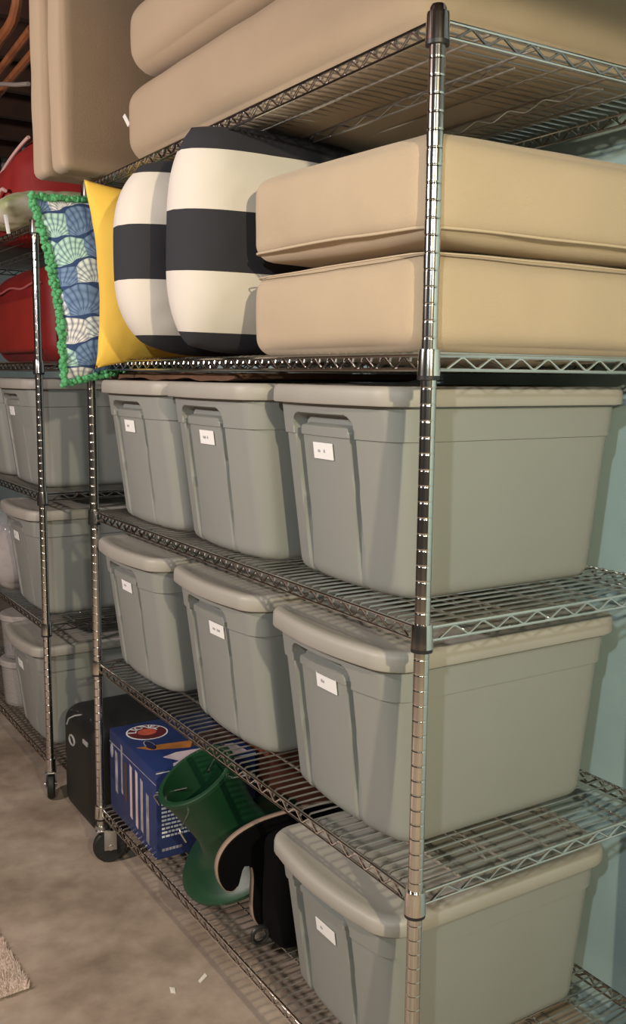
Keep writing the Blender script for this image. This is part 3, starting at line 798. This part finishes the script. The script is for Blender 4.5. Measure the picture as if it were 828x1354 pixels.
# ------------------------------------------------------------------ farther unit's contents
redc = mat('red_canvas', (0.36, 0.018, 0.016), 0.75, var=0.25, scale=5, bump=0.3, bscale=300)
dred = mat('dark_red_nylon', (0.21, 0.010, 0.008), 0.6, var=0.3, scale=4, bump=0.3, bscale=200)
pinkw = mat('pink_white_piping', (0.75, 0.48, 0.45), 0.7)
T2 = LV2[4]+0.004
RBG = tag(empty('red_bag', (0.30, Y2+0.42, T2)), 'red fabric bag with white piping on top of the farther unit', 'bag')
V, Fc = cushion_mesh(0.60, 0.66, 0.30, 0.11, 0.03, n=24, seed=31, wr=0.02)
V2 = []
for (x, y, z) in V:
    k = 0.55+0.45*smooth01(-y, -0.35, 0.25); V2.append((x, y, z*k))
mesh_obj('body', V2, Fc, redc, RBG)
def arc_on(pts, rad, nm, m, parent):
    bm = bmesh.new(); tube(bm, pts, rad, 7); return bm_obj(nm, bm, m, parent)
arc_on([(-0.335, -0.22+0.44*i/14, 0.045+0.075*math.sin(PI*(1-i/14)*0.55)+0.012*math.sin(i*1.1)) for i in range(15)], 0.006, 'piping', pinkw, RBG)
arc_on([(-0.275-0.01*math.sin(PI*i/14), -0.30+0.55*i/14, 0.285-0.13*(i/14)**1.2) for i in range(15)], 0.006, 'piping', pinkw, RBG)
leafm = mat('leaf_print', (0.72, 0.68, 0.55), 0.85, col2=(0.42, 0.50, 0.22), scale=9)
LP = tag(empty('leaf_pillow', (0.09, Y2+0.24, T2+0.01), (0, math.radians(-8), 0)), 'pale green leaf print pillow under the red bag with piping', 'pillow')
V, Fc, o_ = pillow_mesh(0.34, 0.44, 0.12, seed=40, pinch=0.06)
V = [(x, z-0.22, y+0.06) for (x, y, z) in V]; mesh_obj('cover', V, [f[::-1] for f in Fc], leafm, LP)
bm = bmesh.new(); box(bm, -0.006, 0.006, -0.002, 0.002, -0.03, 0.03, 0.001)
tg = bm_obj('care_tag', bm, white_paper, LP, loc=(-0.17, -0.205, 0.0)); 
M2 = LV2[3]+0.004
def red_suitcase(loc, label, sx, sy, sz, seed):
    R = tag(empty('red_bag', loc), label, 'bag')
    V, Fc = cushion_mesh(sx, sy, sz, 0.06, 0.02, n=24, seed=seed, wr=0.006); mesh_obj('body', V, Fc, dred, R)
    # front pocket panel with piping, zip and top flap
    bm = bmesh.new(); box(bm, -sx/2-0.028, -sx/2+0.02, -sy*0.36, sy*0.36, sz*0.10, sz*0.68, 0.02, 4); bm_obj('front_pocket', bm, mat('pocket_red', (0.27, 0.018, 0.010), 0.6, var=0.2, scale=6), R)
    bm = bmesh.new(); tube(bm, [(-sx/2-0.012, -sy*0.40+sy*0.8*i/12, sz*0.80+0.006*math.sin(i)) for i in range(13)], 0.004, 6); bm_obj('zip', bm, mat('zip_red', (0.45, 0.12, 0.12), 0.5), R)
    bm = bmesh.new(); tube(bm, [(0, -0.09, sz), (0, -0.075, sz+0.03), (0, 0.075, sz+0.03), (0, 0.09, sz)], 0.010, 8); bm_obj('handle', bm, dred, R)
    return R
red_suitcase((0.33, Y2+0.40, M2), 'dark red zipped bag beside the post on the farther unit', 0.54, 0.72, 0.33, 51)
# clear plastic bag and clear tubs at the left edge
clearp = mat('clear_plastic', (0.55, 0.52, 0.50), 0.25, alpha=0.35)
def tub(loc, label, k):
    T_ = tag(empty('clear_tub', loc), label, 'tub')
    bm = bmesh.new(); rr = 0.10*k; lathe(bm, [(0, 0.002), (rr*0.85, 0.002), (rr*0.9, 0.01), (rr, 0.17*k), (rr*0.985, 0.17*k), (rr*0.88, 0.014), (0, 0.008)], 32); bm_obj('tub_wall', bm, clearp, T_)
    bm = bmesh.new(); lathe(bm, [(0, 0.188*k), (rr*1.02, 0.188*k), (rr*1.07, 0.182*k), (rr*1.07, 0.166*k), (rr*1.03, 0.166*k)], 32); bm_obj('tub_lid', bm, mat('milky_lid', (0.36, 0.33, 0.31), 0.45), T_)
    return T_
tub((0.11, Y2+0.655, LV2[0]+0.004), 'clear round tub at left edge on the lowest farther shelf', 1.0)
tub((0.11, Y2+0.655, LV2[0]+0.200), 'clear round tub stacked on top of another at left edge', 0.95)
PB = tag(empty('plastic_bag', (0.12, Y2+0.68, LV2[1]+0.004)), 'clear plastic bag of white goods at left edge', 'bag')
V, Fc = cushion_mesh(0.26, 0.22, 0.24, 0.07, 0.02, n=18, seed=61, wr=0.012); mesh_obj('contents', V, Fc, mat('white_goods', (0.34, 0.29, 0.28), 0.8, var=0.35, scale=14), PB)
V, Fc = cushion_mesh(0.29, 0.25, 0.30, 0.08, 0.02, n=18, seed=63, wr=0.022); mesh_obj('film', V, Fc, mat('plastic_film', (0.8, 0.8, 0.8), 0.15, alpha=0.22), PB)
# wooden frame seen at the top left
wood = mat('brown_wood', (0.32, 0.115, 0.045), 0.5, var=0.4, scale=12)
WF = tag(empty('wooden_chair_frame', (0.0, Y2, T2)), 'brown wooden chair frame with curved rail at top left corner', 'chair')
bm = bmesh.new(); tube(bm, [(0.0, 0.10, 0.72), (0.0, 0.12, 0.69), (0.0, 0.16, 0.662), (0.0, 0.22, 0.650), (0.0, 0.30, 0.646), (0.0, 0.38, 0.640), (0.0, 0.70, 0.600)], 0.018, 10); bm_obj('curved_rail', bm, wood, WF)
bm = bmesh.new(); tube(bm, [(0.03, 0.07, 0.610), (0.03, 0.70, 0.560)], 0.014, 8); bm_obj('lower_rail', bm, wood, WF)
bm = bmesh.new(); tube(bm, [(0.05, 0.05, 0.560), (0.05, 0.70, 0.520)], 0.014, 8); bm_obj('lower_rail', bm, wood, WF)
bm = bmesh.new(); tube(bm, [(0.0, 0.02, 0.425), (0.0, 0.16, 0.455), (0.0, 0.33, 0.498), (0.0, 0.70, 0.53)], 0.007, 8); bm_obj('grey_rod', bm, mat('grey_rod', (0.30, 0.26, 0.23), 0.5), WF)
for y in (0.55, 0.70):
    bm = bmesh.new(); tube(bm, [(0.03, y+0.28, 0.0), (0.02, y+0.1, 0.60)], 0.018, 8); bm_obj('leg', bm, wood, WF)

# ------------------------------------------------------------------ floor details
rugm = mat('cream_shag', (0.78, 0.64, 0.57), 0.95, var=0.15, scale=20, bump=0.8, bscale=160)
RG = tag(empty('shag_rug', (-0.375, 1.02, 0.0), (0, 0, math.radians(0))), 'cream shag rug corner on the concrete at lower left', 'rug')
bm = bmesh.new(); box(bm, -1.4, 0.0, 0.0, 0.9, 0.001, 0.008, 0.003); bm_obj('backing', bm, rugm, RG)
RG.rotation_euler = (0, 0, math.radians(2))
Vp, Fp = [], []
random.seed(9)
for i in range(16000):
    x = -0.22*random.random()**1.3+0.004 if i % 2 else -1.2*random.random(); y = 0.40*random.random()-0.006 if i % 2 else 0.9*random.random()
    h = random.uniform(0.010, 0.019); a = random.random()*2*PI; dx, dy = math.cos(a)*0.008, math.sin(a)*0.008; wv = 0.0028
    k = len(Vp); Vp += [(x-wv, y, 0.006), (x+wv, y, 0.006), (x+dx, y+dy, 0.006+h), (x, y+wv, 0.006)]; Fp += [(k, k+1, k+2), (k+1, k+3, k+2), (k+3, k, k+2)]
pl = mesh_obj('pile', Vp, Fp, rugm, RG, False); pl['kind'] = 'stuff'
scrap = mat('scrap_white', (0.75, 0.72, 0.65), 0.8)
for (x, y, rz, sx, sy, lab) in ((0.008, 0.835, 0.5, 0.016, 0.005, 'white paper scrap on concrete nearest the bottom shelf rail'), (-0.075, 0.83, 1.2, 0.010, 0.007, 'tiny pale crumb on the concrete left of the paper scrap')):
    bm = bmesh.new()
    vs = [bm.verts.new(p) for p in ((-sx, -sy, 0), (sx*0.9, -sy*0.8, 0.001), (sx, sy, 0.004), (-sx*0.8, sy*0.7, 0.001))]
    up_ = [bm.verts.new(v.co+Vector((0, 0, 0.0018))) for v in vs]
    bm.faces.new(vs[::-1]); bm.faces.new(up_)
    for i in range(4): bm.faces.new((vs[i], vs[(i+1) % 4], up_[(i+1) % 4], up_[i]))
    o = bm_obj('paper_scrap', bm, scrap, smooth=False, loc=(x, y, 0.0)); o.rotation_euler = (0, 0, rz); tag(o, lab, 'scrap')
